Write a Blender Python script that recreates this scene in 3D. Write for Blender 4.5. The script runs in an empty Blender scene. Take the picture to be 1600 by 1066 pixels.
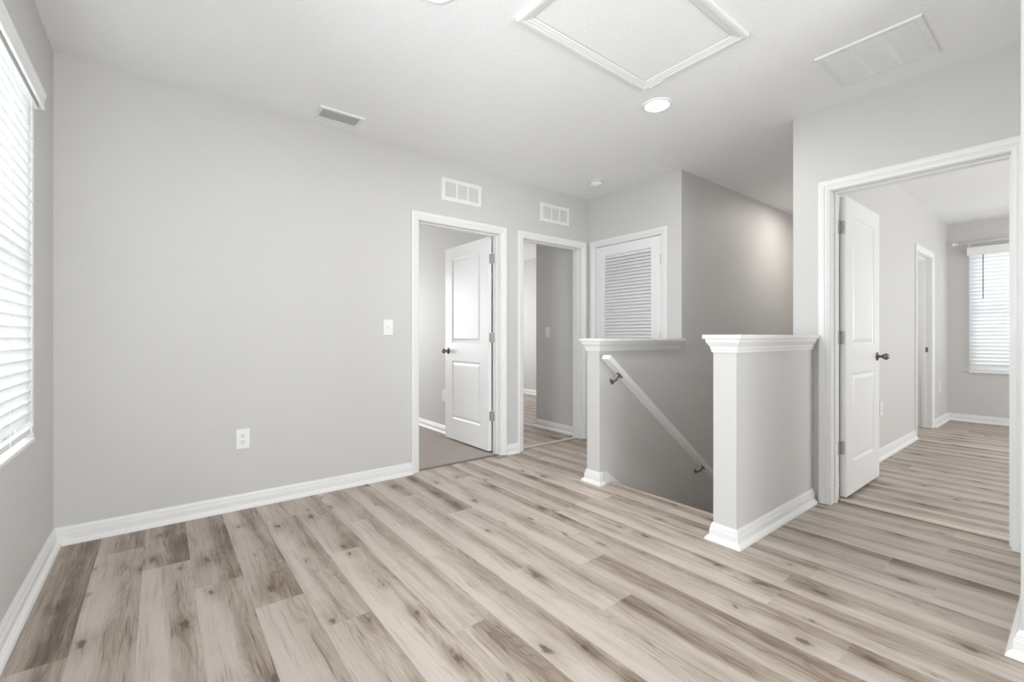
import bpy, bmesh, math, random
from mathutils import Vector, Matrix

random.seed(11)
C = bpy.context.scene.collection
H = 2.555            # ceiling height
LEFT, FAR, BACK = -0.435, 3.29, -2.6
CLOSET_X, STAIR_Y, DOOR_X, RIGHT_X = 3.61, 2.197, 3.39, 2.288
V = Vector

# ------------------------------------------------------------------ materials
def new_mat(name):
    m = bpy.data.materials.new(name); m.use_nodes = True
    nt = m.node_tree
    for n in list(nt.nodes): nt.nodes.remove(n)
    out = nt.nodes.new('ShaderNodeOutputMaterial')
    return m, nt, out

def principled(name, col, rough=0.5, metal=0.0, spec=0.5, bump=None, mottle=0.0):
    m, nt, out = new_mat(name)
    b = nt.nodes.new('ShaderNodeBsdfPrincipled')
    b.inputs['Base Color'].default_value = (*col, 1)
    b.inputs['Roughness'].default_value = rough
    b.inputs['Metallic'].default_value = metal
    b.inputs['Specular IOR Level'].default_value = spec
    nt.links.new(b.outputs[0], out.inputs[0])
    tc = nt.nodes.new('ShaderNodeTexCoord')
    if bump:
        scale, strength, dist, lo, hi = bump
        n = nt.nodes.new('ShaderNodeTexNoise'); n.inputs['Scale'].default_value = scale
        n.inputs['Detail'].default_value = 3.0
        nt.links.new(tc.outputs['Object'], n.inputs['Vector'])
        mr = nt.nodes.new('ShaderNodeMapRange'); mr.interpolation_type = 'SMOOTHSTEP'
        mr.inputs['From Min'].default_value = lo; mr.inputs['From Max'].default_value = hi
        nt.links.new(n.outputs['Fac'], mr.inputs['Value'])
        bp = nt.nodes.new('ShaderNodeBump'); bp.inputs['Strength'].default_value = strength
        bp.inputs['Distance'].default_value = dist
        nt.links.new(mr.outputs[0], bp.inputs['Height'])
        nt.links.new(bp.outputs[0], b.inputs['Normal'])
    if mottle:
        n2 = nt.nodes.new('ShaderNodeTexNoise'); n2.inputs['Scale'].default_value = 2.2
        n2.inputs['Detail'].default_value = 4.0
        nt.links.new(tc.outputs['Object'], n2.inputs['Vector'])
        mr2 = nt.nodes.new('ShaderNodeMapRange')
        mr2.inputs['To Min'].default_value = 1 - mottle; mr2.inputs['To Max'].default_value = 1 + mottle
        nt.links.new(n2.outputs['Fac'], mr2.inputs['Value'])
        mx = nt.nodes.new('ShaderNodeVectorMath'); mx.operation = 'SCALE'
        mx.inputs[0].default_value = col
        nt.links.new(mr2.outputs[0], mx.inputs['Scale'])
        nt.links.new(mx.outputs[0], b.inputs['Base Color'])
    return m

M = {}
M['wall'] = principled('wall_paint', (0.612, 0.602, 0.590), 0.55, bump=(190, 0.13, 0.0012, 0.40, 0.62), mottle=0.012)
M['ceiling'] = principled('ceiling_paint', (0.87, 0.87, 0.87), 0.8, spec=0.2, bump=(75, 0.30, 0.002, 0.46, 0.60))
M['trim'] = principled('white_trim_paint', (0.80, 0.80, 0.79), 0.33)
M['door'] = principled('white_door_paint', (0.83, 0.83, 0.83), 0.34, bump=(140, 0.04, 0.001, 0.3, 0.7))
M['plastic'] = principled('white_plastic', (0.85, 0.85, 0.84), 0.35)
M['grille'] = principled('white_enamel', (0.80, 0.80, 0.79), 0.4)
M['louver'] = principled('grille_blade_enamel', (0.74, 0.74, 0.73), 0.45)
M['dark'] = principled('dark_void', (0.05, 0.05, 0.05), 0.8)
M['duct'] = principled('duct_lining', (0.22, 0.22, 0.22), 0.7)
M['filter'] = principled('duct_lining_pale', (0.62, 0.62, 0.62), 0.9)  # duct backing lightened in colour so the ceiling vents read brighter
M['slot'] = principled('slot_dark', (0.06, 0.06, 0.055), 0.6)
M['nickel'] = principled('satin_nickel', (0.50, 0.49, 0.47), 0.38, metal=0.6)
M['bronze'] = principled('aged_nickel', (0.23, 0.19, 0.155), 0.38, metal=0.8)
M['strip'] = principled('transition_strip_vinyl', (0.62, 0.53, 0.44), 0.4)
M['strip_dark'] = principled('transition_strip_dark', (0.20, 0.165, 0.14), 0.5)  # darker strip colour for the carpeted doorway
M['nosing'] = principled('stair_nosing_vinyl', (0.44, 0.37, 0.315), 0.4)
M['carpet'] = principled('taupe_carpet', (0.56, 0.50, 0.455), 0.95, spec=0.1, bump=(420, 0.9, 0.004, 0.3, 0.7), mottle=0.05)
M['rod'] = principled('white_rod', (0.80, 0.80, 0.80), 0.3)
M['wand'] = principled('dark_wand', (0.05, 0.05, 0.055), 0.4)
M['vinyl'] = principled('white_window_vinyl', (0.82, 0.82, 0.82), 0.35)
M['sill'] = principled('white_sill', (0.86, 0.86, 0.85), 0.3)

def slat_material():
    m, nt, out = new_mat('white_blind_slat')
    d = nt.nodes.new('ShaderNodeBsdfPrincipled')
    d.inputs['Base Color'].default_value = (0.86, 0.865, 0.87, 1); d.inputs['Roughness'].default_value = 0.4
    t = nt.nodes.new('ShaderNodeBsdfTranslucent'); t.inputs['Color'].default_value = (0.86, 0.87, 0.88, 1)
    mx = nt.nodes.new('ShaderNodeMixShader'); mx.inputs[0].default_value = 0.24
    nt.links.new(d.outputs[0], mx.inputs[1]); nt.links.new(t.outputs[0], mx.inputs[2])
    nt.links.new(mx.outputs[0], out.inputs[0])
    return m
M['slat'] = slat_material()

def glass_material():
    m, nt, out = new_mat('window_glass')
    t = nt.nodes.new('ShaderNodeBsdfTransparent'); t.inputs['Color'].default_value = (0.95, 0.97, 0.97, 1)
    g = nt.nodes.new('ShaderNodeBsdfGlossy'); g.inputs['Roughness'].default_value = 0.02
    f = nt.nodes.new('ShaderNodeFresnel'); f.inputs['IOR'].default_value = 1.45
    mx = nt.nodes.new('ShaderNodeMixShader')
    nt.links.new(f.outputs[0], mx.inputs[0])
    nt.links.new(t.outputs[0], mx.inputs[1]); nt.links.new(g.outputs[0], mx.inputs[2])
    nt.links.new(mx.outputs[0], out.inputs[0])
    return m
M['glass'] = glass_material()

def lamp_material(name, col, strength):
    m, nt, out = new_mat(name)
    e = nt.nodes.new('ShaderNodeEmission'); e.inputs['Color'].default_value = (*col, 1)
    e.inputs['Strength'].default_value = strength
    nt.links.new(e.outputs[0], out.inputs[0])
    return m
M['lamp'] = lamp_material('led_diffuser', (0.97, 0.985, 1.0), 205.0)
M['lamp_warm'] = lamp_material('led_diffuser_warm', (1.0, 0.95, 0.89), 200.0)

def srgb(r, g, b):
    f = lambda c: (c/255/12.92) if c/255 <= .04045 else ((c/255+.055)/1.055)**2.4
    return (f(r), f(g), f(b), 1)

def floor_material():
    m, nt, out = new_mat('vinyl_plank_floor')
    N, L = nt.nodes.new, nt.links.new
    def math_(op, a, b=None, c=None, clamp=False):
        n = N('ShaderNodeMath'); n.operation = op; n.use_clamp = clamp
        for i, x in enumerate((a, b, c)):
            if x is None: continue
            if isinstance(x, (int, float)): n.inputs[i].default_value = x
            else: L(x, n.inputs[i])
        return n.outputs[0]
    def smooth(x, lo, hi, a=0.0, b=1.0):
        n = N('ShaderNodeMapRange'); n.interpolation_type = 'SMOOTHSTEP'
        n.inputs['From Min'].default_value = lo; n.inputs['From Max'].default_value = hi
        n.inputs['To Min'].default_value = a; n.inputs['To Max'].default_value = b
        L(x, n.inputs['Value']); return n.outputs[0]
    def comb(x, y, z=0.0):
        n = N('ShaderNodeCombineXYZ')
        for i, q in enumerate((x, y, z)):
            if isinstance(q, (int, float)): n.inputs[i].default_value = q
            else: L(q, n.inputs[i])
        return n.outputs[0]
    def noise(v, detail=2.0, rough=0.5, dist=0.0):
        n = N('ShaderNodeTexNoise'); n.inputs['Scale'].default_value = 1.0
        n.inputs['Detail'].default_value = detail; n.inputs['Roughness'].default_value = rough
        n.inputs['Distortion'].default_value = dist
        L(v, n.inputs['Vector']); return n.outputs['Fac']
    uv = N('ShaderNodeUVMap'); uv.uv_map = 'plank'
    s = N('ShaderNodeSeparateXYZ'); L(uv.outputs[0], s.inputs[0])
    ax, ay = s.outputs[0], s.outputs[1]
    at = N('ShaderNodeAttribute'); at.attribute_name = 'plank_rand'
    sc = N('ShaderNodeSeparateColor'); L(at.outputs['Color'], sc.inputs[0])
    tone, g, b = sc.outputs[0], sc.outputs[1], sc.outputs[2]
    px = math_('MULTIPLY_ADD', ax, 0.181, math_('MULTIPLY', g, 17.0))
    py = math_('MULTIPLY_ADD', b, 31.0, ay)
    # slow wander of the grain lines
    w1 = noise(comb(math_('MULTIPLY', px, 7.0), math_('MULTIPLY', py, 1.6)), 2.0)
    wx = math_('MULTIPLY_ADD', math_('SUBTRACT', w1, 0.5), 0.055, px)
    # knots
    vn = N('ShaderNodeTexVoronoi'); vn.voronoi_dimensions = '2D'; vn.inputs['Scale'].default_value = 1.0
    vn.inputs['Randomness'].default_value = 0.9
    kd = noise(comb(math_('MULTIPLY', px, 55), math_('MULTIPLY', py, 26)), 3.0)
    kd2 = noise(comb(math_('MULTIPLY', px, 38), math_('MULTIPLY', py, 19), 7.3), 3.0)
    kx = math_('MULTIPLY_ADD', math_('SUBTRACT', kd, 0.5), 0.24, math_('MULTIPLY', px, 6.5))
    ky = math_('MULTIPLY_ADD', math_('SUBTRACT', kd2, 0.5), 0.20, math_('MULTIPLY', py, 2.9))
    L(comb(kx, ky), vn.inputs['Vector'])
    sk = N('ShaderNodeSeparateColor'); L(vn.outputs['Color'], sk.inputs[0])
    # knots differ in size: some are mere specks
    d = math_('DIVIDE', vn.outputs['Distance'], math_('MULTIPLY_ADD', sk.outputs[1], 1.15, 0.30))
    kmask = smooth(sk.outputs[0], 0.46, 0.54)
    core = math_('MULTIPLY', smooth(d, 0.035, 0.105, 1.0, 0.0), kmask)
    halo = math_('MULTIPLY', smooth(d, 0.05, 0.42, 1.0, 0.0), kmask)
    # lengthwise tonal bands, the left edge of each plank the palest
    band = noise(comb(math_('MULTIPLY', wx, 19.0), math_('MULTIPLY', py, 0.75)), 3.0, 0.55)
    ed = noise(comb(math_('MULTIPLY', py, 0.9), math_('MULTIPLY', g, 50.0)), 2.0)
    lp = smooth(math_('MULTIPLY_ADD', math_('SUBTRACT', ed, 0.5), 0.9, ax), 0.22, 0.72)
    t = math_('MULTIPLY_ADD', math_('SUBTRACT', band, 0.5), 1.35, 0.34)
    t = math_('MULTIPLY_ADD', math_('SUBTRACT', lp, 0.5), 0.34, t)
    t = math_('MULTIPLY_ADD', math_('SUBTRACT', tone, 0.5), 0.75, t)
    t = math_('MULTIPLY_ADD', halo, 0.26, t)
    # cathedral grain lines
    rn = noise(comb(math_('MULTIPLY', wx, 11.0), math_('MULTIPLY', py, 1.3)), 1.0)
    rings = math_('SINE', math_('MULTIPLY', rn, 105.0))
    rl = math_('MULTIPLY', smooth(rings, 0.35, 1.0), smooth(lp, 0.1, 1.0, 0.25, 1.0))
    t = math_('MULTIPLY_ADD', rl, 0.12, t)
    # short dark pores and broader smoky streaks
    po = noise(comb(math_('MULTIPLY', wx, 120.0), math_('MULTIPLY', py, 3.2)), 2.0)
    t = math_('MULTIPLY_ADD', smooth(po, 0.56, 0.70), 0.30, t)
    sm_ = noise(comb(math_('MULTIPLY', px, 9.0), math_('MULTIPLY', py, 4.5)), 3.0)
    t = math_('MULTIPLY_ADD', math_('SUBTRACT', sm_, 0.5), 0.45, t)
    # fine fibre
    fib = noise(comb(math_('MULTIPLY', wx, 330.0), math_('MULTIPLY', py, 9.0)), 4.0, 0.65)
    t = math_('MULTIPLY_ADD', math_('SUBTRACT', fib, 0.5), 0.66, t, clamp=True)
    cr = N('ShaderNodeValToRGB'); L(t, cr.inputs[0])
    el = cr.color_ramp.elements
    el[0].position = 0.0; el[0].color = srgb(193, 182, 172)
    el[1].position = 1.0; el[1].color = srgb(105, 89, 77)
    for p, c in ((0.30, (176, 164, 153)), (0.58, (156, 142, 130)), (0.80, (131, 115, 103))):
        e = el.new(p); e.color = srgb(*c)
    # splits and knot cores
    cr_n = noise(comb(math_('MULTIPLY', wx, 75.0), math_('MULTIPLY', py, 5.0)), 3.0)
    split = math_('MULTIPLY', smooth(cr_n, 0.62, 0.72), smooth(d, 0.03, 0.30, 1.0, 0.0))
    split = math_('MULTIPLY', split, kmask)
    dk = math_('MAXIMUM', core, math_('MULTIPLY', split, 0.75))
    mx = N('ShaderNodeMix'); mx.data_type = 'RGBA'
    L(math_('MULTIPLY', dk, 0.80), mx.inputs['Factor']); L(cr.outputs[0], mx.inputs['A'])
    mx.inputs['B'].default_value = srgb(88, 72, 60)
    # plank seams
    e1 = math_('MINIMUM', ax, math_('SUBTRACT', 1.0, ax))
    seam = smooth(e1, 0.0, 0.012, 0.82, 1.0)
    sm = N('ShaderNodeVectorMath'); sm.operation = 'SCALE'
    L(mx.outputs['Result'], sm.inputs[0]); L(seam, sm.inputs['Scale'])
    bs = N('ShaderNodeBsdfPrincipled')
    L(sm.outputs[0], bs.inputs['Base Color'])
    bs.inputs['Specular IOR Level'].default_value = 0.42
    L(smooth(fib, 0.2, 0.8, 0.36, 0.48), bs.inputs['Roughness'])
    bp = N('ShaderNodeBump'); bp.inputs['Strength'].default_value = 0.12; bp.inputs['Distance'].default_value = 0.0008
    L(fib, bp.inputs['Height']); L(bp.outputs[0], bs.inputs['Normal'])
    L(bs.outputs[0], out.inputs[0])
    return m
M['floor'] = floor_material()

# ------------------------------------------------------------------ mesh helpers
class MB:
    """collects shapes for ONE mesh object"""
    def __init__(self): self.bm = bmesh.new()
    def verts_faces(self, vs, fs):
        bv = [self.bm.verts.new(v) for v in vs]
        for f in fs:
            try: self.bm.faces.new([bv[i] for i in f])
            except ValueError: pass
        return bv
    def box(self, x0, x1, y0, y1, z0, z1, bevel=0.0, mat=None):
        vs = [(x, y, z) for x in (x0, x1) for y in (y0, y1) for z in (z0, z1)]
        fs = [(0, 1, 3, 2), (4, 6, 7, 5), (0, 4, 5, 1), (2, 3, 7, 6), (0, 2, 6, 4), (1, 5, 7, 3)]
        if mat is not None: vs = [mat @ V(v) for v in vs]
        bv = self.verts_faces(vs, fs)
        if bevel:
            es = {e for v in bv for e in v.link_edges}
            bmesh.ops.bevel(self.bm, geom=list(es), offset=bevel, segments=2, affect='EDGES', profile=0.6)
        return self
    def sweep(self, path, normal, profile, closed=False, caps=True):
        n = V(normal).normalized(); P = [V(p) for p in path]; k = len(P)
        rings = []
        for i in range(k):
            ds = []
            if closed or i > 0: ds.append((P[i] - P[i-1]).normalized())
            if closed or i < k-1: ds.append((P[(i+1) % k] - P[i]).normalized())
            ss = [n.cross(d) for d in ds]
            m = ss[0] if len(ss) == 1 else (ss[0] + ss[1]) / (1 + ss[0].dot(ss[1]))
            rings.append([self.bm.verts.new(P[i] + m*a + n*b) for a, b in profile])
        q = len(profile)
        for i in range(k if closed else k-1):
            r0, r1 = rings[i], rings[(i+1) % k]
            for j in range(q):
                self.bm.faces.new((r0[j], r0[(j+1) % q], r1[(j+1) % q], r1[j]))
        if caps and not closed:
            self.bm.faces.new(rings[0]); self.bm.faces.new(list(reversed(rings[-1])))
        return self
    def lathe(self, prof, origin, axis, seg=24, scale=(1, 1)):
        ax = V(axis).normalized()
        u = ax.orthogonal().normalized(); w = ax.cross(u)
        o = V(origin); rings = []
        for r, h in prof:
            if r < 1e-6: rings.append([self.bm.verts.new(o + ax*h)])
            else: rings.append([self.bm.verts.new(o + ax*h + (u*math.cos(2*math.pi*i/seg)*scale[0] + w*math.sin(2*math.pi*i/seg)*scale[1])*r) for i in range(seg)])
        for a, b in zip(rings, rings[1:]):
            for i in range(seg):
                j = (i+1) % seg
                if len(a) == 1 and len(b) == 1: continue
                if len(a) == 1: self.bm.faces.new((a[0], b[j], b[i]))
                elif len(b) == 1: self.bm.faces.new((a[i], a[j], b[0]))
                else: self.bm.faces.new((a[i], a[j], b[j], b[i]))
        return self
    def tube(self, pts, r, seg=12):
        P = [V(p) for p in pts]; rings = []
        rr = r if isinstance(r, (list, tuple)) else [r]*len(P)
        u = None
        for i, p in enumerate(P):
            t = (P[min(i+1, len(P)-1)] - P[max(i-1, 0)]).normalized()
            u = t.orthogonal().normalized() if u is None else (u - t*u.dot(t)).normalized()
            w = t.cross(u)
            rings.append([self.bm.verts.new(p + (u*math.cos(2*math.pi*k/seg) + w*math.sin(2*math.pi*k/seg))*rr[i]) for k in range(seg)])
        for a, b in zip(rings, rings[1:]):
            for k in range(seg): self.bm.faces.new((a[k], a[(k+1) % seg], b[(k+1) % seg], b[k]))
        self.bm.faces.new(list(reversed(rings[0]))); self.bm.faces.new(rings[-1])
        return self
    def build(self, name, mat, parent=None, smooth=False, recalc=True):
        if recalc: bmesh.ops.recalc_face_normals(self.bm, faces=self.bm.faces)
        me = bpy.data.meshes.new(name); self.bm.to_mesh(me); self.bm.free()
        if smooth:
            for p in me.polygons: p.use_smooth = True
        o = bpy.data.objects.new(name, me); C.objects.link(o)
        me.materials.append(mat)
        if parent is not None:
            o.parent = parent
            o.matrix_parent_inverse = Matrix.Identity(4)
        return o

def tag(o, label, cat, group=None):
    o['label'] = label; o['category'] = cat
    if group: o['group'] = group
    return o
def struct(o, label=None):
    o['kind'] = 'structure'
    if label: o['label'] = label
    return o
def empty(name, loc, rotz=0.0):
    o = bpy.data.objects.new(name, None); C.objects.link(o)
    o.location = loc; o.rotation_euler = (0, 0, rotz); o.empty_display_size = 0.1
    return o

def wall(name, axis, pos, thick, s0, s1, z0, z1, holes=(), label=None):
    """axis 'x': runs along X at Y=pos..pos+thick; axis 'y': runs along Y at X=pos..pos+thick"""
    S = sorted({s0, s1, *[h[0] for h in holes], *[h[1] for h in holes]})
    Z = sorted({z0, z1, *[h[2] for h in holes], *[h[3] for h in holes]})
    S = [s for s in S if s0 <= s <= s1]; Z = [z for z in Z if z0 <= z <= z1]
    def solid(i, j):
        if not (0 <= i < len(S)-1 and 0 <= j < len(Z)-1): return False
        sm, zm = (S[i]+S[i+1])/2, (Z[j]+Z[j+1])/2
        return not any(h[0] < sm < h[1] and h[2] < zm < h[3] for h in holes)
    m = MB()
    def P(s, t, z): return (s, pos+t, z) if axis == 'x' else (pos+t, s, z)
    def quad(*ps): m.verts_faces(ps, [(0, 1, 2, 3)])
    for i in range(len(S)-1):
        for j in range(len(Z)-1):
            if not solid(i, j): continue
            a, b, c, d = S[i], S[i+1], Z[j], Z[j+1]
            for t in (0, thick): quad(P(a, t, c), P(b, t, c), P(b, t, d), P(a, t, d))
            if not solid(i-1, j): quad(P(a, 0, c), P(a, thick, c), P(a, thick, d), P(a, 0, d))
            if not solid(i+1, j): quad(P(b, 0, c), P(b, thick, c), P(b, thick, d), P(b, 0, d))
            if not solid(i, j-1): quad(P(a, 0, c), P(b, 0, c), P(b, thick, c), P(a, thick, c))
            if not solid(i, j+1): quad(P(a, 0, d), P(b, 0, d), P(b, thick, d), P(a, thick, d))
    bmesh.ops.remove_doubles(m.bm, verts=m.bm.verts, dist=1e-5)
    return struct(m.build(name, M['wall']), label)

# ------------------------------------------------------------------ floor
PW, PL = 0.181, 1.22
JOINT = {-1: 2.119, 0: 2.993, 1: 2.682, 2: 2.354, 3: 2.035, 4: 1.74, 5: 2.315, 6: 2.64, 7: 1.984, 8: 1.63, 9: 1.18,
         10: 1.482, 11: 0.512, 12: 2.02, 13: 0.829, 14: 0.77, 15: 0.399, 18: 0.434}
TONE = {(-1, 0): 0.86, (0, 0): 0.70, (0, -1): 0.42, (1, 0): 0.80, (1, -1): 0.30, (2, 0): 0.78, (2, -1): 0.32, (3, 0): 0.62, (3, -1): 0.30,
        (4, 0): 0.36, (4, -1): 0.42, (5, 0): 0.50, (5, -1): 0.30, (6, 0): 0.35, (6, -1): 0.40, (7, -1): 0.42, (8, 0): 0.25}
def planks(name, rects, label=None):
    bm = bmesh.new()
    uvl = bm.loops.layers.uv.new('plank')
    col = bm.loops.layers.float_color.new('plank_rand')
    for (x0, x1, y0, y1) in rects:
        r0, r1 = math.floor((x0+0.247)/PW), math.floor((x1+0.247)/PW)
        for r in range(r0, r1+1):
            rng = random.Random(r*7919+13)
            j0 = JOINT.get(r, rng.uniform(0, PL))
            a0, a1 = max(x0, -0.247+r*PW), min(x1, -0.247+(r+1)*PW)
            if a1-a0 < 1e-4: continue
            k0, k1 = math.floor((y0-j0)/PL), math.floor((y1-j0)/PL)
            for k in range(k0, k1+1):
                b0, b1 = max(y0, j0+k*PL), min(y1, j0+(k+1)*PL)
                if b1-b0 < 1e-4: continue
                pr = random.Random(r*1009+k*31+5)
                tone = TONE.get((r, k), pr.uniform(0.2, 0.68))
                pr2 = (tone, pr.random(), pr.random(), 1)
                vs = [bm.verts.new(p) for p in ((a0, b0, 0), (a1, b0, 0), (a1, b1, 0), (a0, b1, 0))]
                f = bm.faces.new(vs)
                for l in f.loops:
                    l[uvl].uv = ((l.vert.co.x+0.247-r*PW)/PW, l.vert.co.y-(j0+k*PL))
                    l[col] = pr2
    me = bpy.data.meshes.new(name); bm.to_mesh(me); bm.free()
    me.materials.append(M['floor'])
    o = bpy.data.objects.new(name, me); C.objects.link(o)
    return struct(o, label)

planks('floor', [(LEFT-0.01, 2.642, BACK, 3.345), (2.642, CLOSET_X+0.03, 2.25, 3.345), (2.642, 3.47, 0.0, 1.16)],
       'light greige wood plank floor of the main room and landing')
planks('floor', [(2.62, 5.55, 3.345, 7.6)], 'wood plank floor seen through the middle doorway')
planks('floor', [(3.47, 8.2, BACK, 1.2), (6.2, 8.2, 1.2, 2.1)], 'wood plank floor of the bright room on the right')
m = MB(); m.box(LEFT-0.01, 2.56, 3.335, 7.6, -0.02, 0.004)
struct(m.build('floor', M['carpet']), 'taupe carpet in the room behind the white door on the far wall')

# ------------------------------------------------------------------ ceiling
m = MB(); m.box(LEFT-0.15, 8.3, BACK-0.15, 7.75, H, H+0.1)
struct(m.build('ceiling', M['ceiling']), 'white textured ceiling')

# ------------------------------------------------------------------ walls
WIN1 = (1.93, 2.833, 0.64, 2.13)      # on the left wall (Y range, Z range)
WIN2 = (0.00, 0.925, 0.66, 2.16)      # on the back wall of the right room
WIN_ADDED = (0.88, 1.82, 0.64, 2.13)      # unseen window added on the left wall to bring in more light
DH = 2.016
wall('wall_left', 'y', LEFT-0.14, 0.14, BACK-0.1, 7.7, 0, H, [WIN1, WIN_ADDED], 'left wall with the tall blind covered window')
wall('wall_far', 'x', FAR, 0.12, LEFT, 6.28, 0, H, [(1.612, 2.455, -1, DH+0.015), (2.693, 3.516, -1, DH+0.015)], 'long light grey wall facing the camera')
wall('wall_closet', 'y', CLOSET_X, 0.12, STAIR_Y+0.122, FAR, 0, H, [(2.387, 3.203, -1, DH+0.015)], 'short wall holding the louvered closet door')
wall('wall_stair', 'x', STAIR_Y, 0.122, CLOSET_X, 6.28, -2.8, H, label='far wall of the stairwell, lit by a warm spot')
wall('wall_stair_right', 'x', 1.135, 0.097, DOOR_X+0.15, 8.2, 0, H, [(6.39, 7.20, -1, DH+0.015)], 'left wall of the bright room on the right')
wall('wall_stair_right_below', 'x', 1.11, 0.122, 2.642, 6.28, -2.8, 0)
wall('wall_stair_end', 'y', 6.28, 0.12, 1.232, FAR, -2.8, H)
wall('wall_door', 'y', DOOR_X, 0.15, BACK, 1.232, 0, H, [(0.222, 1.034, -1, DH+0.020)], 'wall with the wide open doorway on the right')
m = MB(); m.box(RIGHT_X, DOOR_X, BACK, 0.139, 0, H, 0.004)
struct(m.build('wall_right', M['wall']), 'projecting wall end at the right edge of the photo')
wall('wall_back', 'x', BACK-0.12, 0.12, LEFT, 8.2, 0, H, [(-0.1, 1.95, 0.35, 2.2), (4.4, 7.2, 0.6, 2.2)])  # both openings are added out of view to let light in
wall('wall_bright_room_back', 'y', 8.14, 0.14, BACK, 2.2, 0, H, [WIN2], 'grey back wall with the blind covered window in the right room')
wall('wall_recess_back', 'x', 2.05, 0.1, 6.4, 8.14, 0, H, [(6.7, 7.6, 1.1, 2.0)])  # opening added out of view to light the recess
wall('wall_carpet_room_right', 'y', 2.52, 0.11, FAR+0.12, 7.6, 0, H, label='bright wall behind the open door on the far wall')
wall('wall_carpet_room_far', 'x', 7.0, 0.12, LEFT, 2.52, 0, H, [(0.2, 2.0, 0.7, 2.1)])  # unseen opening added to let light into the carpeted room
wall('wall_middle_room_side', 'y', 3.60, 0.12, FAR+0.12, 4.125, 0, H, label='dim grey wall with a light switch inside the middle doorway')
wall('wall_middle_room_near', 'x', 4.005, 0.12, 3.72, 5.65, 0, H)
wall('wall_middle_room_right', 'y', 5.53, 0.12, 4.125, 7.6, 0, H, label='bright wall far inside the middle doorway')
wall('wall_middle_room_far', 'x', 7.6, 0.12, 2.4, 5.65, 0, H, [(3.0, 5.0, 0.7, 2.2)])

# ------------------------------------------------------------------ half walls with caps
CAP_PLATE = 0.022
CROWN = [(0, -0.072), (0.006, -0.072), (0.008, -0.060), (0.012, -0.050), (0.012, -0.042), (0.020, -0.030), (0.028, -0.018), (0.030, 0.0), (0, 0.0)]
BASE = [(0, 0), (0.034, 0), (0.034, 0.004), (0.030, 0.014), (0.022, 0.022), (0.015, 0.026), (0.015, 0.056), (0.0125, 0.060), (0.0125, 0.065),
        (0.010, 0.069), (0.010, 0.076), (0.006, 0.084), (0.004, 0.091), (0, 0.091)]
def half_wall(name, x0, x1, y0, y1, top, label, crown_path, base_path, cap_x1, z0=0.0):
    m = MB(); m.box(x0, x1, y0, y1, z0, top-CAP_PLATE)
    w = struct(m.build(name, M['wall']), label)
    m = MB(); m.box(x0-0.042, cap_x1, y0-0.042, y1+0.042, top-CAP_PLATE, top, 0.004)
    m.build('cap', M['trim'], w)
    m = MB(); m.sweep([(p[0], p[1], top-CAP_PLATE) for p in crown_path], (0, 0, 1), CROWN)
    m.build('crown_moulding', M['trim'], w)
    m = MB(); m.sweep([(p[0], p[1], 0.0) for p in base_path], (0, 0, 1), BASE)
    m.build('baseboard', M['trim'], w)
    return w
LP, RP = 2.53, 2.33
half_wall('wall_half_left', LP, CLOSET_X, STAIR_Y, 2.319, 1.070, 'half wall with white cap beside the louvered door, left of the stairs',
          [(CLOSET_X-0.02, STAIR_Y), (LP, STAIR_Y), (LP, 2.319), (3.58, 2.319)], [(2.56, STAIR_Y), (LP, STAIR_Y), (LP, 2.319), (3.60, 2.319)], CLOSET_X-0.002, -2.8)
half_wall('wall_half_right', RP, DOOR_X-0.001, 1.11, 1.232, 1.093, 'half wall with white cap joining the doorway, right of the stairs',
          [(3.355, 1.11), (RP, 1.11), (RP, 1.232), (3.36, 1.232)], [(3.366, 1.11), (RP, 1.11), (RP, 1.232), (2.60, 1.232)], DOOR_X-0.022)

# ------------------------------------------------------------------ baseboards
def base(name, path, label=None):
    m = MB(); m.sweep([(x, y, 0) for x, y in path], (0, 0, 1), BASE)
    return struct(m.build(name, M['trim']), label)
base('baseboard_left', [(LEFT, FAR), (LEFT, BACK)], 'white baseboard along the left wall under the window')
base('baseboard_far', [(1.563, FAR), (LEFT, FAR)], 'long white baseboard along the far wall')
base('baseboard_far_short', [(2.644, FAR), (2.504, FAR)], 'short white baseboard between the two doorways')
base('baseboard_right', [(RIGHT_X, BACK), (RIGHT_X, 0.139), (3.365, 0.139)], 'white baseboard round the wall end at the right edge')
base('baseboard_back', [(LEFT, BACK), (RIGHT_X, BACK)])
base('baseboard_bright_room_left', [(6.33, 1.135), (3.60, 1.135)], 'white baseboard behind the open door in the right room')
base('baseboard_bright_room_corner', [(8.14, BACK), (8.14, 1.135), (7.255, 1.135)], 'white baseboard under the window of the right room')
base('baseboard_carpet_room', [(2.52, FAR+0.14), (2.52, 7.0)], 'white baseboard on the wall of the carpeted room')
base('baseboard_middle_room_side', [(3.60, 3.44), (3.60, 4.125), (5.5, 4.125)], 'white baseboard on the dim wall inside the middle doorway')
base('baseboard_middle_room_right', [(5.53, 4.15), (5.53, 7.6)], 'white baseboard far inside the middle doorway')

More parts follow.
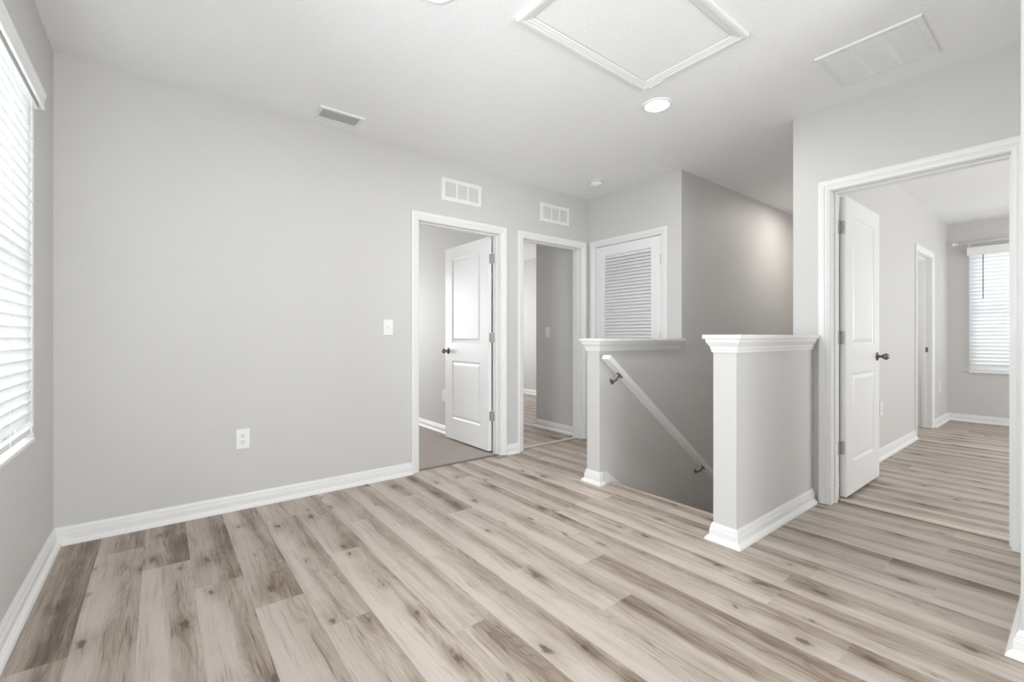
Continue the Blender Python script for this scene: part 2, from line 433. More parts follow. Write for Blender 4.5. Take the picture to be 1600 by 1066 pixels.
# ------------------------------------------------------------------ door casings
CASING = [(0, 0), (0, 0.008), (0.010, 0.0105), (0.014, 0.013), (0.024, 0.0125), (0.030, 0.0165), (0.046, 0.0185), (0.056, 0.0185), (0.062, 0.015), (0.062, 0)]
def casing(name, plane, pos, sign, s0, s1, top, thick, jamb_depth0, label, both=True, stop_at=None):
    """U of casing round an opening s0..s1 (clear, inside the jambs); plane 'x' wall runs along X with room face Y=pos (facing sign)"""
    def P(s, z, off=0.0): return (s, pos+sign*off, z) if plane == 'x' else (pos+sign*off, s, z)
    R = 0.005                                             # reveal
    nrm = (0, sign, 0) if plane == 'x' else (sign, 0, 0)
    path = [P(s0-R, 0.003), P(s0-R, top+R), P(s1+R, top+R), P(s1+R, 0.003)]
    # choose the travel direction that puts the profile outside the opening
    d = (V(path[1])-V(path[0])).normalized(); side = V(nrm).cross(d)
    outward = V(P(s0-1, 0))-V(P(s0, 0))
    if side.dot(outward) < 0: path = path[::-1]
    m = MB(); m.sweep(path, nrm, CASING)
    o = struct(m.build(name, M['trim']), label)
    if both:
        back = -thick*sign
        p2 = [(x + (back if plane == 'y' else 0), y + (back if plane == 'x' else 0), z) for x, y, z in path][::-1]
        m = MB(); m.sweep(p2, tuple(-q for q in nrm), CASING); m.build('rear_casing', M['trim'], o)
    # jambs: 16 mm boards lining the opening, wall thickness deep
    m = MB()
    t = 0.0158
    lo, hi = sorted((pos+sign*0.001, pos-sign*(thick+0.001)))
    def bx(a, b, z0, z1, l, h):
        if plane == 'x': m.box(a, b, l, h, z0, z1)
        else: m.box(l, h, a, b, z0, z1)
    bx(s0-t, s0, 0.002, top+t, lo, hi); bx(s1, s1+t, 0.002, top+t, lo, hi); bx(s0, s1, top, top+t, lo, hi)
    m.build('jamb', M['trim'], o)
    if stop_at is not None:
        m = MB(); a = pos-sign*stop_at; l, h = sorted((a, a-sign*0.032))
        bx(s0, s0+0.010, 0.002, top, l, h); bx(s1-0.010, s1, 0.002, top, l, h); bx(s0+0.010, s1-0.010, top-0.010, top, l, h)
        m.build('door_stop', M['trim'], o)
    return o
T1 = casing('trim_1', 'x', FAR, -1, 1.628, 2.439, DH, 0.12, 0, 'white casing of the doorway with the open panel door on the far wall', stop_at=0.045)
T2 = casing('trim_2', 'x', FAR, -1, 2.709, 3.500, DH, 0.12, 0, 'white casing of the open doorway next to the louvered door', stop_at=0.045)
T3 = casing('trim_3', 'y', DOOR_X, -1, 0.238, 1.013, DH+0.004, 0.15, 0, 'wide white casing of the doorway on the right', stop_at=0.060)
T4 = casing('trim_4', 'y', CLOSET_X, -1, 2.403, 3.187, DH+0.004, 0.12, 0, 'white casing round the louvered closet door', both=False)
T5 = casing('trim_5', 'x', 1.135, -1, 6.406, 7.184, DH, 0.135, 0, 'white casing of the far doorway inside the right room', both=False, stop_at=0.055)
# strike plates
def strike(parent, x0, x1, y0, y1, z):
    m = MB(); m.box(x0, x1, y0, y1, z-0.028, z+0.028); m.build('strike_plate', M['bronze'], parent)
strike(T2, 3.4985, 3.5005, 3.348, 3.372, 0.915)
strike(T5, 7.1825, 7.1845, 1.165, 1.192, 0.93)

# ------------------------------------------------------------------ panel doors
def leaf_mesh(W, Hh, T, panels):
    """leaf from x=0 (hinge edge) to W, y=0..T, both faces moulded"""
    m = MB()
    for side in (0, 1):
        y = 0 if side == 0 else T
        inw = 1 if side == 0 else -1
        xs = sorted({0, W, *[p[0] for p in panels], *[p[1] for p in panels]})
        zs = sorted({0, Hh, *[p[2] for p in panels], *[p[3] for p in panels]})
        for i in range(len(xs)-1):
            for j in range(len(zs)-1):
                a, b, c, d = xs[i], xs[i+1], zs[j], zs[j+1]
                if any(p[0] <= a and b <= p[1] and p[2] <= c and d <= p[3] for p in panels): continue
                m.verts_faces([(a, y, c), (b, y, c), (b, y, d), (a, y, d)], [(0, 1, 2, 3)])
        for (a, b, c, d) in panels:
            prev = None
            for ins, dep in ((0, 0), (0.003, 0.004), (0.013, 0.0095), (0.020, 0.0095), (0.040, 0.002), (0.046, 0.0015)):
                ring = [(a+ins, y+inw*dep, c+ins), (b-ins, y+inw*dep, c+ins), (b-ins, y+inw*dep, d-ins), (a+ins, y+inw*dep, d-ins)]
                if prev:
                    m.verts_faces(prev+ring, [(k, (k+1) % 4, 4+(k+1) % 4, 4+k) for k in range(4)])
                prev = ring
            m.verts_faces(prev, [(0, 1, 2, 3)])
    m.verts_faces([(0, 0, 0), (0, T, 0), (0, T, Hh), (0, 0, Hh)], [(0, 1, 2, 3)])
    m.verts_faces([(W, 0, 0), (W, T, 0), (W, T, Hh), (W, 0, Hh)], [(0, 1, 2, 3)])
    m.verts_faces([(0, 0, 0), (W, 0, 0), (W, T, 0), (0, T, 0)], [(0, 1, 2, 3)])
    m.verts_faces([(0, 0, Hh), (W, 0, Hh), (W, T, Hh), (0, T, Hh)], [(0, 1, 2, 3)])
    bmesh.ops.remove_doubles(m.bm, verts=m.bm.verts, dist=1e-5)
    return m

def knob(parent, x, z, T, both=True, mat='bronze'):
    for s, y in ((-1, 0.0), (1, T)):
        m = MB()
        m.lathe([(0, -0.001), (0.032, -0.001), (0.033, 0.003), (0.028, 0.007), (0.016, 0.010), (0.0105, 0.014), (0.0095, 0.026), (0.011, 0.031), (0.017, 0.036),
                 (0.0235, 0.043), (0.0265, 0.051), (0.0262, 0.058), (0.022, 0.065), (0.013, 0.070), (0.005, 0.0715), (0, 0.0717)], (x, y, z), (0, s, 0), 28)
        m.build('knob', M[mat], parent, smooth=True)
def hinge(parent, x, y, z, mat='nickel', plates=()):
    m = MB()
    m.tube([(x, y, z-0.045), (x, y, z+0.045)], 0.0062, 12)
    for (x0, x1, y0, y1) in plates: m.box(x0, x1, y0, y1, z-0.045, z+0.045, 0.0004)
    m.tube([(x, y, z+0.045), (x, y, z+0.050)], [0.005, 0.003], 10)
    return m.build('hinge', M[mat], parent)

def panel_door(name, W, mirror, loc, rotz, label, bottom=0.022):
    """local frame: hinge pin at the origin, leaf along +x, thickness towards +y (mirror flips y)"""
    r = empty(name, (loc[0], loc[1], 0), rotz); struct(r, label)
    s = 0.135
    pans = [(s, W-s, 0.235-bottom, 0.835-bottom), (s, W-s, 1.025-bottom, 1.893-bottom)]
    T = 0.035
    m = leaf_mesh(W, DH-0.004-bottom, T, pans)
    for v in m.bm.verts:
        v.co.x += 0.004; v.co.z += bottom; v.co.y += 0.006
        if mirror: v.co.y = -v.co.y
    m.build('door_leaf', M['door'], r)
    k = empty('lockset', (0, 0, 0)); k.parent = r
    f = -1 if mirror else 1
    kx, kz = 0.004+W-0.062, 0.935
    for sg, y in ((-1, 0.006), (1, 0.006+T)):
        m = MB()
        m.lathe([(0, -0.001), (0.032, -0.001), (0.033, 0.003), (0.028, 0.007), (0.016, 0.010), (0.0105, 0.014), (0.0095, 0.026), (0.011, 0.031), (0.017, 0.036),
                 (0.0225, 0.043), (0.0250, 0.051), (0.0245, 0.059), (0.019, 0.068), (0.011, 0.073), (0.004, 0.0745), (0, 0.0747)], (kx, f*y, kz), (0, f*sg, 0), 28)
        m.build('knob', M['bronze'], k, smooth=True)
    m = MB(); m.box(0.004+W-0.001, 0.004+W+0.001, f*0.012, f*0.036, kz-0.03, kz+0.03); m.build('latch_plate', M['bronze'], k)
    for z in (0.345, 1.077, 1.810):
        m = MB()
        m.tube([(0, 0, z-0.045), (0, 0, z+0.045)], 0.0064, 12)
        m.tube([(0, 0, z+0.045), (0, 0, z+0.051)], [0.005, 0.0025], 10)
        ys = sorted((f*0.004, f*0.034))
        m.box(0.0012, 0.0042, ys[0], ys[1], z-0.044, z+0.044, 0.0008)      # plate on the leaf edge
        h = m.build('hinge', M['nickel'], r)
        m = MB()
        for dy, dz in ((0.014, 0.028), (0.025, 0.010), (0.014, -0.028), (0.025, -0.010)):
            m.lathe([(0, 0.0), (0.0035, 0.0), (0.0035, 0.0008), (0, 0.001)], (0.0012, f*dy, z+dz), (-1, 0, 0), 10)
        m.build('screw', M['bronze'], h)
    return r
# far wall door: pin on the right jamb at the room side, opened a quarter turn into the carpeted room
D1 = panel_door('door_1', 0.800, False, (2.4395, FAR+0.127), math.radians(90), 'open white panel door with knob standing in the carpeted room')
# right door: pin on the left jamb, opened into the bright room
D3 = panel_door('door_2', 0.765, True, (DOOR_X+0.172, 1.021), math.radians(0), 'open white panel door with satin hinges in the right doorway')

def jamb_plate(parent, x0, x1, y0, y1):
    for z in (0.345, 1.077, 1.810):
        m = MB(); m.box(x0, x1, y0, y1, z-0.044, z+0.044); m.build('hinge_plate', M['nickel'], parent)
jamb_plate(T1, 2.4375, 2.4392, FAR+0.088, FAR+0.122)
jamb_plate(T3, DOOR_X+0.118, DOOR_X+0.152, 1.0118, 1.0132)

# louvered closet door
r = empty('door_3', (CLOSET_X, 2.795, 0)); struct(r, 'closed white louvered closet door behind the left half wall')
y0, y1 = 2.4065, 3.1835
X0, X1 = CLOSET_X+0.004, CLOSET_X+0.038
LO, HI = y0+0.108, y1-0.108
fields = ((0.24, 0.86), (0.98, 1.918))
m = MB()
def loc(xa, xb, ya, yb, za, zb, bev=0.0015): m.box(xa-CLOSET_X, xb-CLOSET_X, ya-2.795, yb-2.795, za, zb, bev)
loc(X0, X1, y0, LO, 0.012, DH); loc(X0, X1, HI, y1, 0.012, DH)
loc(X0, X1, LO, HI, 0.012, fields[0][0]); loc(X0, X1, LO, HI, fields[0][1], fields[1][0]); loc(X0, X1, LO, HI, fields[1][1], DH)
m.build('door_frame', M['door'], r)
for (za, zb) in fields:
    m = MB(); n = round((zb-za)/0.0325); p = (zb-za)/n
    for i in range(n):
        z = za+(i+0.5)*p
        rot = Matrix.Translation((X0+0.016-CLOSET_X, 0, z)) @ Matrix.Rotation(math.radians(42), 4, 'Y')
        m.box(-0.003, 0.003, LO-2.795, HI-2.795, -0.0215, 0.0215, 0.001, mat=rot)
    m.build('louvers', M['door'], r)
for z in (0.345, 1.09, 1.80):
    m = MB(); m.tube([(X0-0.004-CLOSET_X, y0-0.002-2.795, z-0.045), (X0-0.004-CLOSET_X, y0-0.002-2.795, z+0.045)], 0.0058, 12)
    m.build('hinge', M['nickel'], r)
m = MB(); m.lathe([(0, 0), (0.012, 0), (0.009, 0.006), (0.007, 0.014), (0.014, 0.022), (0.015, 0.028), (0.008, 0.034), (0, 0.035)], (X0-CLOSET_X, y1-0.055-2.795, 0.93), (-1, 0, 0), 20)
m.build('knob', M['bronze'], r, smooth=True)

# ------------------------------------------------------------------ transition strips
def strip(x0, x1, y0, y1, h, mat, label):
    m = MB()
    m.box(x0, x1, y0, y1, 0.0005, h, h*0.45)
    return tag(m.build('transition_strip', mat), label, 'floor strip', 'floor strips in the doorways')
strip(1.631, 2.436, 3.318, 3.352, 0.007, M['strip_dark'], 'dark thin floor strip under the open door on the far wall')
strip(2.712, 3.497, 3.345, 3.395, 0.010, M['strip'], 'beige floor strip in the doorway beside the louvered door')
strip(3.518, 3.560, 0.242, 1.008, 0.014, M['strip'], 'beige floor strip across the wide doorway on the right')

# ------------------------------------------------------------------ stairs
m = MB()
RUN, RISE, NS = 0.257, 0.19, 14
for i in range(NS):
    xa, za = 2.642+i*RUN, -i*RISE
    m.box(xa, xa+0.02, 1.2335, STAIR_Y-0.0015, za-RISE, za-0.004)
    m.box(xa-0.02 if i else xa, xa+RUN+0.02, 1.2335, STAIR_Y-0.0015, za-RISE-0.03, za-RISE)
st = struct(m.build('floor_stairs', M['strip']), 'stairs going down between the two half walls')
m = MB()
m.box(2.626, 2.655, 1.2345, STAIR_Y-0.0025, -0.028, 0.005, 0.004)
m.build('nosing', M['nosing'], st)
sl = -RISE/RUN
for yy in (STAIR_Y-0.0145, 1.2345):
    m = MB(); pts = [(2.568, 0.0), (2.568, 0.085), (2.60, 0.085), (6.2, 0.085+sl*3.6), (6.2, -0.20+sl*3.6), (2.66, -0.20)]
    a = [m.bm.verts.new((x, yy, z)) for x, z in pts]; b = [m.bm.verts.new((x, yy+0.012, z)) for x, z in pts]
    m.bm.faces.new(a); m.bm.faces.new(b[::-1])
    for i in range(len(pts)): m.bm.faces.new((a[i], a[(i+1) % len(pts)], b[(i+1) % len(pts)], b[i]))
    m.build('skirt_board', M['trim'], st)
m = MB(); m.box(2.5, 6.4, 1.1, 2.35, -2.85, -2.80); struct(m.build('floor_lower_landing', M['strip']))

# ------------------------------------------------------------------ handrail
hr = empty('handrail', (2.525, STAIR_Y, 0.0))
tag(hr, 'white sloping handrail on dark brackets along the stair wall', 'handrail')
sx, sz, sl = 2.52, 0.953, -0.758
ux, uz = 1/math.hypot(1, sl), sl/math.hypot(1, sl)
Lr = 3.9
rot = Matrix.Translation((sx-2.525, 2.117-STAIR_Y, sz)) @ Matrix.Rotation(math.atan2(-sl, 1), 4, 'Y')
m = MB(); m.box(0, Lr, -0.035, 0.035, -0.036, 0.0, 0.005, mat=rot)
m.build('rail', M['trim'], hr)
for bx_ in (2.66, 3.83, 5.0):
    zt = sz + sl*(bx_-sx) - 0.036/ux
    zw = zt-0.055
    m = MB(); X = bx_-2.525; yw = -0.0005
    m.lathe([(0, 0), (0.013, 0), (0.013, 0.004), (0.008, 0.008), (0, 0.008)], (X+0.004, yw, zw), (0, -1, 0), 16, scale=(1.0, 2.2))
    m.tube([(X+0.004, yw-0.004, zw), (X+0.002, yw-0.030, zw+0.004), (X, yw-0.055, zw+0.022), (X, yw-0.076, zt-0.002)], [0.0075, 0.007, 0.0065, 0.006], 12)
    mt = Matrix.Translation((X, yw-0.079, zt-0.003)) @ Matrix.Rotation(math.atan2(-sl, 1), 4, 'Y')
    m.box(-0.032, 0.032, -0.010, 0.010, -0.002, 0.003, 0.001, mat=mt)
    m.build('bracket', M['bronze'], hr)

# ------------------------------------------------------------------ windows and blinds
def window(name, X, s0, s1, z0, z1, inward, label, sill):
    """window in a wall running along Y; X = room face, inward = +1 if the room lies towards +X"""
    d = -inward
    m = MB(); f = 0.05
    def bx(a, b, c, e, p, q):
        xa, xb = sorted((X+d*p, X+d*q)); m.box(xa, xb, a, b, c, e, 0.002)
    bx(s0, s0+f, z0, z1, 0.085, 0.135); bx(s1-f, s1, z0, z1, 0.085, 0.135)
    bx(s0+f, s1-f, z0, z0+f, 0.085, 0.135); bx(s0+f, s1-f, z1-f, z1, 0.085, 0.135)
    mid = (z0+z1)/2
    bx(s0+f, s1-f, mid-0.022, mid+0.022, 0.09, 0.13)
    w = struct(m.build(name, M['vinyl']), label)
    m = MB()
    bx(s0+f, s1-f, z0+f, mid-0.022, 0.108, 0.112); bx(s0+f, s1-f, mid+0.022, z1-f, 0.108, 0.112)
    m.build('pane', M['glass'], w)
    if sill:
        m = MB(); bx(s0+0.0005, s1-0.0005, z0-0.012, z0+0.004, -0.006, 0.084); m.build('sill', M['sill'], w)
    return w
window('window_1', LEFT, *WIN1, 1, 'tall white window behind the blind on the left wall', True)
window('window_3_added', LEFT, *WIN_ADDED, 1, 'added tall white window out of view on the left wall', True)
window('window_2', 8.14, *WIN2, -1, 'window behind the blind in the right room', False)

def blind(X, inward, s0, s1, ztop, zbot, depth, tilt, pitch, label, val, cords, wand=None):
    """slatted blind; X room face of the wall, depth = distance of the slat centres behind (+) the wall face"""
    r = empty('window_blind', (X, (s0+s1)/2, zbot)); tag(r, label, 'window blind', 'white slatted window blinds')
    cx, cy, cz = X, (s0+s1)/2, zbot
    d = -inward
    m = MB(); n = int((ztop-zbot-0.03)/pitch)
    for i in range(n):
        z = ztop-0.02-i*pitch
        rot = Matrix.Translation((d*depth, 0, z-cz)) @ Matrix.Rotation(math.radians(tilt*inward), 4, 'Y')
        # a slightly crowned slat 50 mm wide
        w = 0.0255; ys = (s0-cy+0.004, s1-cy-0.004)
        pts = [(-w, 0), (-w*0.5, 0.0022), (0, 0.003), (w*0.5, 0.0022), (w, 0)]
        top = [[rot @ V((x, y, h)) for x, h in pts] for y in ys]
        bot = [[rot @ V((x, y, h-0.0026)) for x, h in pts] for y in ys]
        vs = top[0]+top[1]+bot[0]+bot[1]
        fs = [(k, k+1, 6+k, 5+k) for k in range(4)] + [(10+k, 15+k, 16+k, 11+k) for k in range(4)]
        fs += [(0, 5, 15, 10), (4, 14, 19, 9), (0, 10, 11, 1), (1, 11, 12, 2), (2, 12, 13, 3), (3, 13, 14, 4), (5, 6, 16, 15), (6, 7, 17, 16), (7, 8, 18, 17), (8, 9, 19, 18)]
        m.verts_faces(vs, fs)
    m.build('slats', M['slat'], r)
    zl = ztop-0.02-(n-1)*pitch
    m = MB(); xa, xb = sorted((d*(depth-0.010), d*(depth+0.010)))
    m.box(xa, xb, s0-cy+0.004, s1-cy-0.004, 0.0, 0.024, 0.003)
    br = m.build('bottom_rail', M['plastic'], r)
    m = MB()
    for cpos in cords:
        for q in (-0.022, 0.022):
            x = d*depth+q
            m.tube([(x, cpos-cy, 0.012), (x, cpos-cy, ztop-cz)], 0.0011, 6)
    m.build('ladder_cords', M['plastic'], r)
    m = MB(); xa, xb = sorted((d*(depth-0.028), d*(depth+0.028)))
    m.box(xa, xb, s0-cy+0.004, s1-cy-0.004, ztop-cz, ztop+0.04-cz)
    m.build('headrail', M['plastic'], r)
    va, vb, z0, z1, prot = val
    m = MB()
    prof = [(0, 0), (prot-0.012, 0), (prot-0.004, 0.006), (prot-0.004, 0.020), (prot-0.008, 0.026), (prot-0.006, 0.048), (prot, z1-z0-0.012), (prot, z1-z0), (0, z1-z0)]
    prof = [(prot-0.014, 0), (prot-0.004, 0), (prot-0.004, 0.012), (prot-0.007, 0.020), (prot-0.006, (z1-z0)*0.62), (prot, z1-z0-0.014), (prot, z1-z0), (prot-0.014, z1-z0)]
    vs = []
    for y in (va-cy, vb-cy): vs += [(inward*a, y, z0-cz+b) for a, b in prof]
    q = len(prof)
    m.verts_faces(vs, [(k, (k+1) % q, q+(k+1) % q, q+k) for k in range(q)] + [tuple(range(q)), tuple(range(2*q-1, q-1, -1))])
    for y in (va-cy, vb-cy-0.012):
        xa, xb = sorted((0.0005*inward, inward*(prot-0.013))); m.box(xa, xb, y, y+0.012, z0-cz, z1-cz)
    m.build('valance', M['plastic'], r)
    if wand:
        y, zt, zb, off = wand
        m = MB(); m.tube([(inward*off, y-cy, zb-cz), (inward*off, y-cy, zt-cz)], 0.0042, 8); m.build('tilt_wand', M['wand'], r)
    return r
blind(LEFT, 1, WIN1[0], WIN1[1], 2.075, 0.668, 0.012, -73, 0.0455, 'white slatted blind hanging in the tall window on the left wall',
      (WIN1[0]-0.004, WIN1[1]-0.002, 2.080, 2.150, 0.040), (2.05, 2.39, 2.72))
blind(8.14, -1, WIN2[0]-0.005, WIN2[1]+0.005, 2.125, 0.630, -0.030, -56, 0.046, 'white slatted blind on the window in the right room, dark wand at its left',
      (WIN2[0]-0.02, WIN2[1]+0.018, 2.115, 2.215, 0.075), (0.15, 0.62), wand=(0.80, 2.12, 1.56, 0.065))

# curtain rod in the right room
cr = empty('curtain_rod', (8.06, 0.46, 2.272)); tag(cr, 'thin white curtain rod with round finial above the right room window', 'curtain rod')
m = MB(); m.tube([(0, -0.58, 0), (0, 0.56, 0)], 0.009, 14); m.build('rod', M['rod'], cr, smooth=True)
for s in (-1, 1):
    m = MB(); m.lathe([(0, 0), (0.011, 0), (0.012, 0.012), (0.008, 0.016), (0.018, 0.026), (0.024, 0.038), (0.022, 0.05), (0.012, 0.06), (0, 0.063)], (0, s*0.56 - (0.02 if s < 0 else 0), 0), (0, s, 0), 20)
    m.build('finial', M['rod'], cr, smooth=True)
    m = MB(); y = s*0.47
    m.box(0.074, 0.0795, y-0.012, y+0.012, -0.045, 0.02, 0.001); m.tube([(0.076, y, -0.012), (0.0, y, -0.012)], 0.005, 10)
    m.build('bracket', M['rod'], cr)

# ------------------------------------------------------------------ outlets and switches
def plate_empty(name, p, face, label, cat):
    """local frame: x along the wall, y out of the wall; face = outward direction"""
    ang = {'-y': math.pi, '-x': math.pi/2}[face]
    r = empty(name, p, ang); tag(r, label, cat)
    return r
def outlet(p, face, label):
    r = plate_empty('outlet', p, face, label, 'outlet'); r['group'] = 'white wall outlets'
    m = MB(); m.box(-0.0375, 0.0375, 0.0003, 0.006, -0.062, 0.062, 0.0022); m.build('plate', M['plastic'], r)
    for s in (-1, 1):
        zc = s*0.0195
        m = MB(); m.lathe([(0, 0), (0.0168, 0), (0.0168, 0.0075), (0.0155, 0.0085), (0, 0.0085)], (0, 0, zc), (0, 1, 0), 24); f = m.build('receptacle', M['plastic'], r)
        m = MB()
        m.box(-0.0075, -0.0052, 0.0083, 0.0092, zc-0.001, zc+0.0085); m.box(0.0052, 0.0075, 0.0083, 0.0092, zc-0.001, zc+0.0085)
        m.lathe([(0, 0), (0.0030, 0), (0.0030, 0.0008), (0, 0.0008)], (0, 0.0083, zc-0.0075), (0, 1, 0), 12)
        m.build('slots', M['slot'], f)
    m = MB(); m.lathe([(0, 0), (0.003, 0), (0.0025, 0.001), (0, 0.0012)], (0, 0.006, 0), (0, 1, 0), 12); m.build('screw', M['grille'], r)
    return r
def switch(p, face, label):
    r = plate_empty('light_switch', p, face, label, 'light switch'); r['group'] = 'white wall switches'
    m = MB(); m.box(-0.037, 0.037, 0.0003, 0.006, -0.0595, 0.0595, 0.0022); m.build('plate', M['plastic'], r)
    m = MB(); mt = Matrix.Translation((0, 0.006, 0.0)) @ Matrix.Rotation(math.radians(22), 4, 'X')
    m.box(-0.0055, 0.0055, -0.004, 0.014, -0.006, 0.006, 0.0012, mat=mt); m.build('toggle', M['plastic'], r)
    for s in (-1, 1):
        m = MB(); m.lathe([(0, 0), (0.003, 0), (0.0025, 0.001), (0, 0.0012)], (0, 0.006, s*0.030), (0, 1, 0), 12); m.build('screw', M['grille'], r)
    return r
outlet((0.4115, FAR, 0.438), '-y', 'white outlet low on the long far wall')
switch((1.371, FAR, 1.154), '-y', 'white light switch on the long far wall left of the door')
outlet((2.52, 4.455, 0.425), '-x', 'white outlet beside the edge of the open door in the carpeted room')
switch((3.60, 3.918, 1.141), '-x', 'white light switch on the dim wall inside the middle doorway')
outlet((5.06, 1.135, 0.443), '-y', 'white outlet past the open door in the right room')
outlet((7.66, 1.135, 0.455), '-y', 'white outlet near the far corner of the right room')

# ------------------------------------------------------------------ grilles
def grille(name, c, ex, ey, ez, w, h, frame, bars, nl, tilt, label, cat, depth=0.010, bar_w=0.018, screws=((-1, 0), (1, 0)), blade=0.012, back='duct'):
    """flat register: ex along the width, ey along the height, ez out of the surface"""
    ex, ey, ez = V(ex), V(ey), V(ez)
    R = Matrix((ex, ey, ez)).transposed().to_4x4()
    r = empty(name, c); tag(r, label, cat, 'white air return grilles' if name == 'return_grille' else None)
    a, b = w/2, h/2
    m = MB()
    prof = [(0, 0.0003), (0, 0.003), (0.004, depth), (frame-0.003, depth), (frame, depth-0.003), (frame, 0.0003)]
    path = [V((-a, -b, 0)), V((a, -b, 0)), V((a, b, 0)), V((-a, b, 0))]
    m.sweep(path, (0, 0, 1), prof, closed=True)
    iw, ih = a-frame, b-frame
    for i in range(1, bars+1):
        x = -iw+2*iw*i/(bars+1); m.box(x-bar_w/2, x+bar_w/2, -ih-0.001, ih+0.001, 0.0006, depth-0.001)
    m.bm.transform(R); m.build('frame', M['grille'], r)
    m = MB(); p = 2*ih/nl
    for i in range(nl):
        y = -ih+(i+0.5)*p
        t = tilt(i, nl) if callable(tilt) else tilt
        mt = Matrix.Translation((0, y, depth*0.45)) @ Matrix.Rotation(math.radians(t), 4, 'X')
        m.box(-iw, iw, -blade/2, blade/2, -0.0006, 0.0006, mat=mt)
    m.bm.transform(R); m.build('blades', M['louver'], r)
    m = MB(); m.box(-iw, iw, -ih, ih, 0.0002, 0.0008); m.bm.transform(R); m.build('duct_opening', M[back], r)
    for (sx_, sy_) in screws:
        m = MB(); m.lathe([(0, 0), (0.0035, 0), (0.003, 0.001), (0, 0.0014)], ((a-frame*0.45)*sx_ if abs(sx_) == 1 else sx_*a, (b-frame*0.45)*sy_ if abs(sy_) == 1 else sy_*b, depth), (0, 0, 1), 12)
        m.bm.transform(R); m.build('screw', M['nickel'], r)
    return r
grille('return_grille', (2.030, FAR, 2.312), (1, 0, 0), (0, 0, 1), (0, -1, 0), 0.400, 0.192, 0.036, 2, 14, 40, 'white return air grille above the open panel door', 'air vent')
grille('return_grille', (3.120, FAR, 2.308), (1, 0, 0), (0, 0, 1), (0, -1, 0), 0.394, 0.188, 0.036, 2, 14, 40, 'white return air grille above the doorway beside the closet', 'air vent')
grille('return_grille', (2.944, 0.677, H), (0, 1, 0), (1, 0, 0), (0, 0, -1), 0.430, 0.428, 0.032, 2, 34, 58, 'large square white return grille on the ceiling at the right', 'air vent',
       screws=((-0.45, -1), (0.45, -1), (-0.45, 1), (0.45, 1)), blade=0.0125, bar_w=0.024, back='filter')
grille('supply_vent', (0.943, 3.079, H), (1, 0, 0), (0, 1, 0), (0, 0, -1), 0.290, 0.172, 0.026, 0, 7, lambda i, n: -52, 'small white slatted supply vent on the ceiling above the long wall', 'air vent', blade=0.019, depth=0.012, back='filter')

# ------------------------------------------------------------------ attic hatch
ah = empty('attic_hatch', (1.773, 1.3175, H)); tag(ah, 'white attic access hatch with moulded frame on the ceiling', 'attic hatch')
m = MB()
a, b = 0.479, 0.3075
prof = [(0, 0), (0, 0.016), (0.008, 0.019), (0.022, 0.019), (0.028, 0.015), (0.036, 0.0145), (0.044, 0.011), (0.052, 0.010), (0.058, 0.006), (0.058, 0)]
m.sweep([(-a, -b, 0), (a, -b, 0), (a, b, 0), (-a, b, 0)], (0, 0, 1), prof, closed=True)
for v in m.bm.verts: v.co.z = -v.co.z - 0.0002
m.build('frame', M['trim'], ah)
m = MB(); m.box(-a+0.061, a-0.061, -b+0.061, b-0.061, -0.0035, -0.0004, 0.0008); m.build('panel', M['ceiling'], ah)
m = MB(); m.box(-a+0.057, a-0.057, -b+0.057, b-0.057, -0.0010, -0.0003); m.build('gap', M['duct'], ah)

# ------------------------------------------------------------------ ceiling lights, smoke detector
def downlight(x, y, label, mat, visible=True):
    r = empty('ceiling_light', (x, y, H)); tag(r, label, 'ceiling light', 'round recessed ceiling lights')
    m = MB(); m.lathe([(0.094, -0.0002), (0.094, -0.003), (0.088, -0.007), (0.074, -0.008), (0.070, -0.006), (0.070, -0.0002)], (0, 0, 0), (0, 0, 1), 40)
    m.build('trim_ring', M['plastic'], r, smooth=True)
    m = MB(); m.lathe([(0, -0.0075), (0.04, -0.0072), (0.0695, -0.0058), (0.0695, -0.0004)], (0, 0, 0), (0, 0, 1), 40)
    m.build('diffuser', mat, r, smooth=True)
    return r
downlight(2.486, 1.683, 'lit round recessed light on the ceiling beyond the attic hatch', M['lamp'])
downlight(0.915, 1.69, 'lit round recessed light cut by the top edge of the photo', M['lamp'])
downlight(5.40, 1.60, 'lit round recessed light over the lower stairs, behind the wall corner', M['lamp_warm'])

sd = empty('smoke_detector', (3.262, 2.872, H)); tag(sd, 'round white smoke detector on the ceiling near the closet corner', 'smoke detector')
m = MB(); m.lathe([(0, 0), (0.066, 0), (0.068, -0.003), (0.067, -0.009), (0.063, -0.010)], (0, 0, -0.0003), (0, 0, 1), 40); m.build('base', M['plastic'], sd, smooth=True)
m = MB(); m.lathe([(0.058, -0.009), (0.061, -0.013), (0.060, -0.024), (0.054, -0.034), (0.036, -0.039), (0.012, -0.040), (0.011, -0.042), (0, -0.0425)], (0, 0, 0), (0, 0, 1), 40); m.build('cover', M['plastic'], sd, smooth=True)
m = MB(); m.lathe([(0.0585, -0.0085), (0.0640, -0.0100), (0.0640, -0.0120), (0.0585, -0.0130)], (0, 0, 0), (0, 0, 1), 40); m.build('vent_ring', M['duct'], sd)

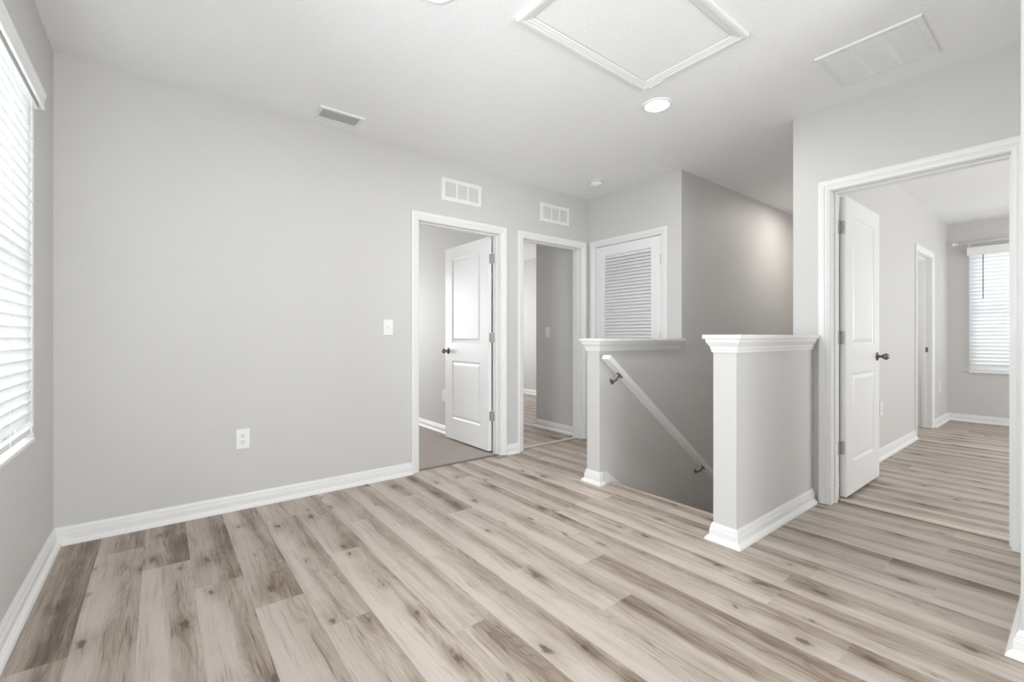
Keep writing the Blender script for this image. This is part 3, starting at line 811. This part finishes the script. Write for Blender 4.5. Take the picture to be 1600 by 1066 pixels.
# ------------------------------------------------------------------ daylight, added fill lamps and exposure
def daylight(name, p, target, sx_, sy_, energy, col=(1, 1, 1)):
    l = bpy.data.lights.new(name, 'AREA'); l.shape = 'RECTANGLE'; l.size = sx_; l.size_y = sy_; l.energy = energy; l.color = col
    o = bpy.data.objects.new(name, l); C.objects.link(o); o.location = p
    o.rotation_euler = (V(target)-V(p)).to_track_quat('-Z', 'Y').to_euler()
    return o
daylight('daylight_left_window', (LEFT-0.75, 2.38, 1.55), (LEFT, 2.38, 1.4), 1.4, 1.9, 115, (0.94, 0.975, 1.0))
daylight('fill_back_opening', (0.925, BACK-0.55, 0.7), (0.925, 0, 2.2), 2.4, 2.0, 140, (0.94, 0.975, 1.0))  # added lamp at the unseen opening behind the camera, aimed up at the ceiling
daylight('fill_left_added_window', (LEFT-0.45, 1.30, 1.2), (LEFT, 1.45, 1.35), 1.1, 1.5, 66, (0.94, 0.975, 1.0))  # lamp outside the added left window, lights the long wall
daylight('daylight_right_room_window', (9.0, 0.46, 1.6), (8.14, 0.46, 1.4), 1.4, 1.8, 55, (0.95, 0.98, 1.0))
daylight('fill_right_room_back', (5.8, BACK-0.45, 0.9), (5.8, 0, 2.0), 2.8, 1.6, 110, (0.97, 0.99, 1.0))  # added lamp at an unseen rear opening, brightens the right room
daylight('fill_recess', (7.15, 2.35, 1.5), (7.0, 1.2, 1.1), 0.8, 0.8, 16, (0.97, 0.99, 1.0))  # added lamp that brightens the far doorway jamb
daylight('fill_carpet_room', (1.1, 7.35, 1.45), (1.1, 5, 1.3), 1.8, 1.4, 60, (0.97, 0.99, 1.0))  # added lamp outside the unseen opening, fills the carpeted room
daylight('daylight_middle_room', (4.0, 7.95, 1.5), (4.0, 6, 1.3), 2.0, 1.5, 48, (0.97, 0.99, 1.0))

w = bpy.data.worlds.new('sky'); bpy.context.scene.world = w; w.use_nodes = True
bg = w.node_tree.nodes['Background']; bg.inputs[0].default_value = (0.93, 0.97, 1.0, 1); bg.inputs[1].default_value = 1.6

cam = bpy.data.cameras.new('camera'); co = bpy.data.objects.new('camera', cam); C.objects.link(co)
co.location = (0, 0, 1.08); co.rotation_euler = (math.radians(90), 0, math.radians(51.975-90))
cam.sensor_width = 36; cam.lens = 703/1600*36; cam.shift_y = -6/1600; cam.clip_start = 0.02
sc = bpy.context.scene; sc.camera = co
sc.view_settings.view_transform = 'Standard'; sc.view_settings.look = 'None'
sc.view_settings.exposure = 0.15; sc.view_settings.gamma = 1.0
sc.view_settings.use_curve_mapping = False
sc.cycles.max_bounces = 14; sc.cycles.diffuse_bounces = 8; sc.cycles.transparent_max_bounces = 12
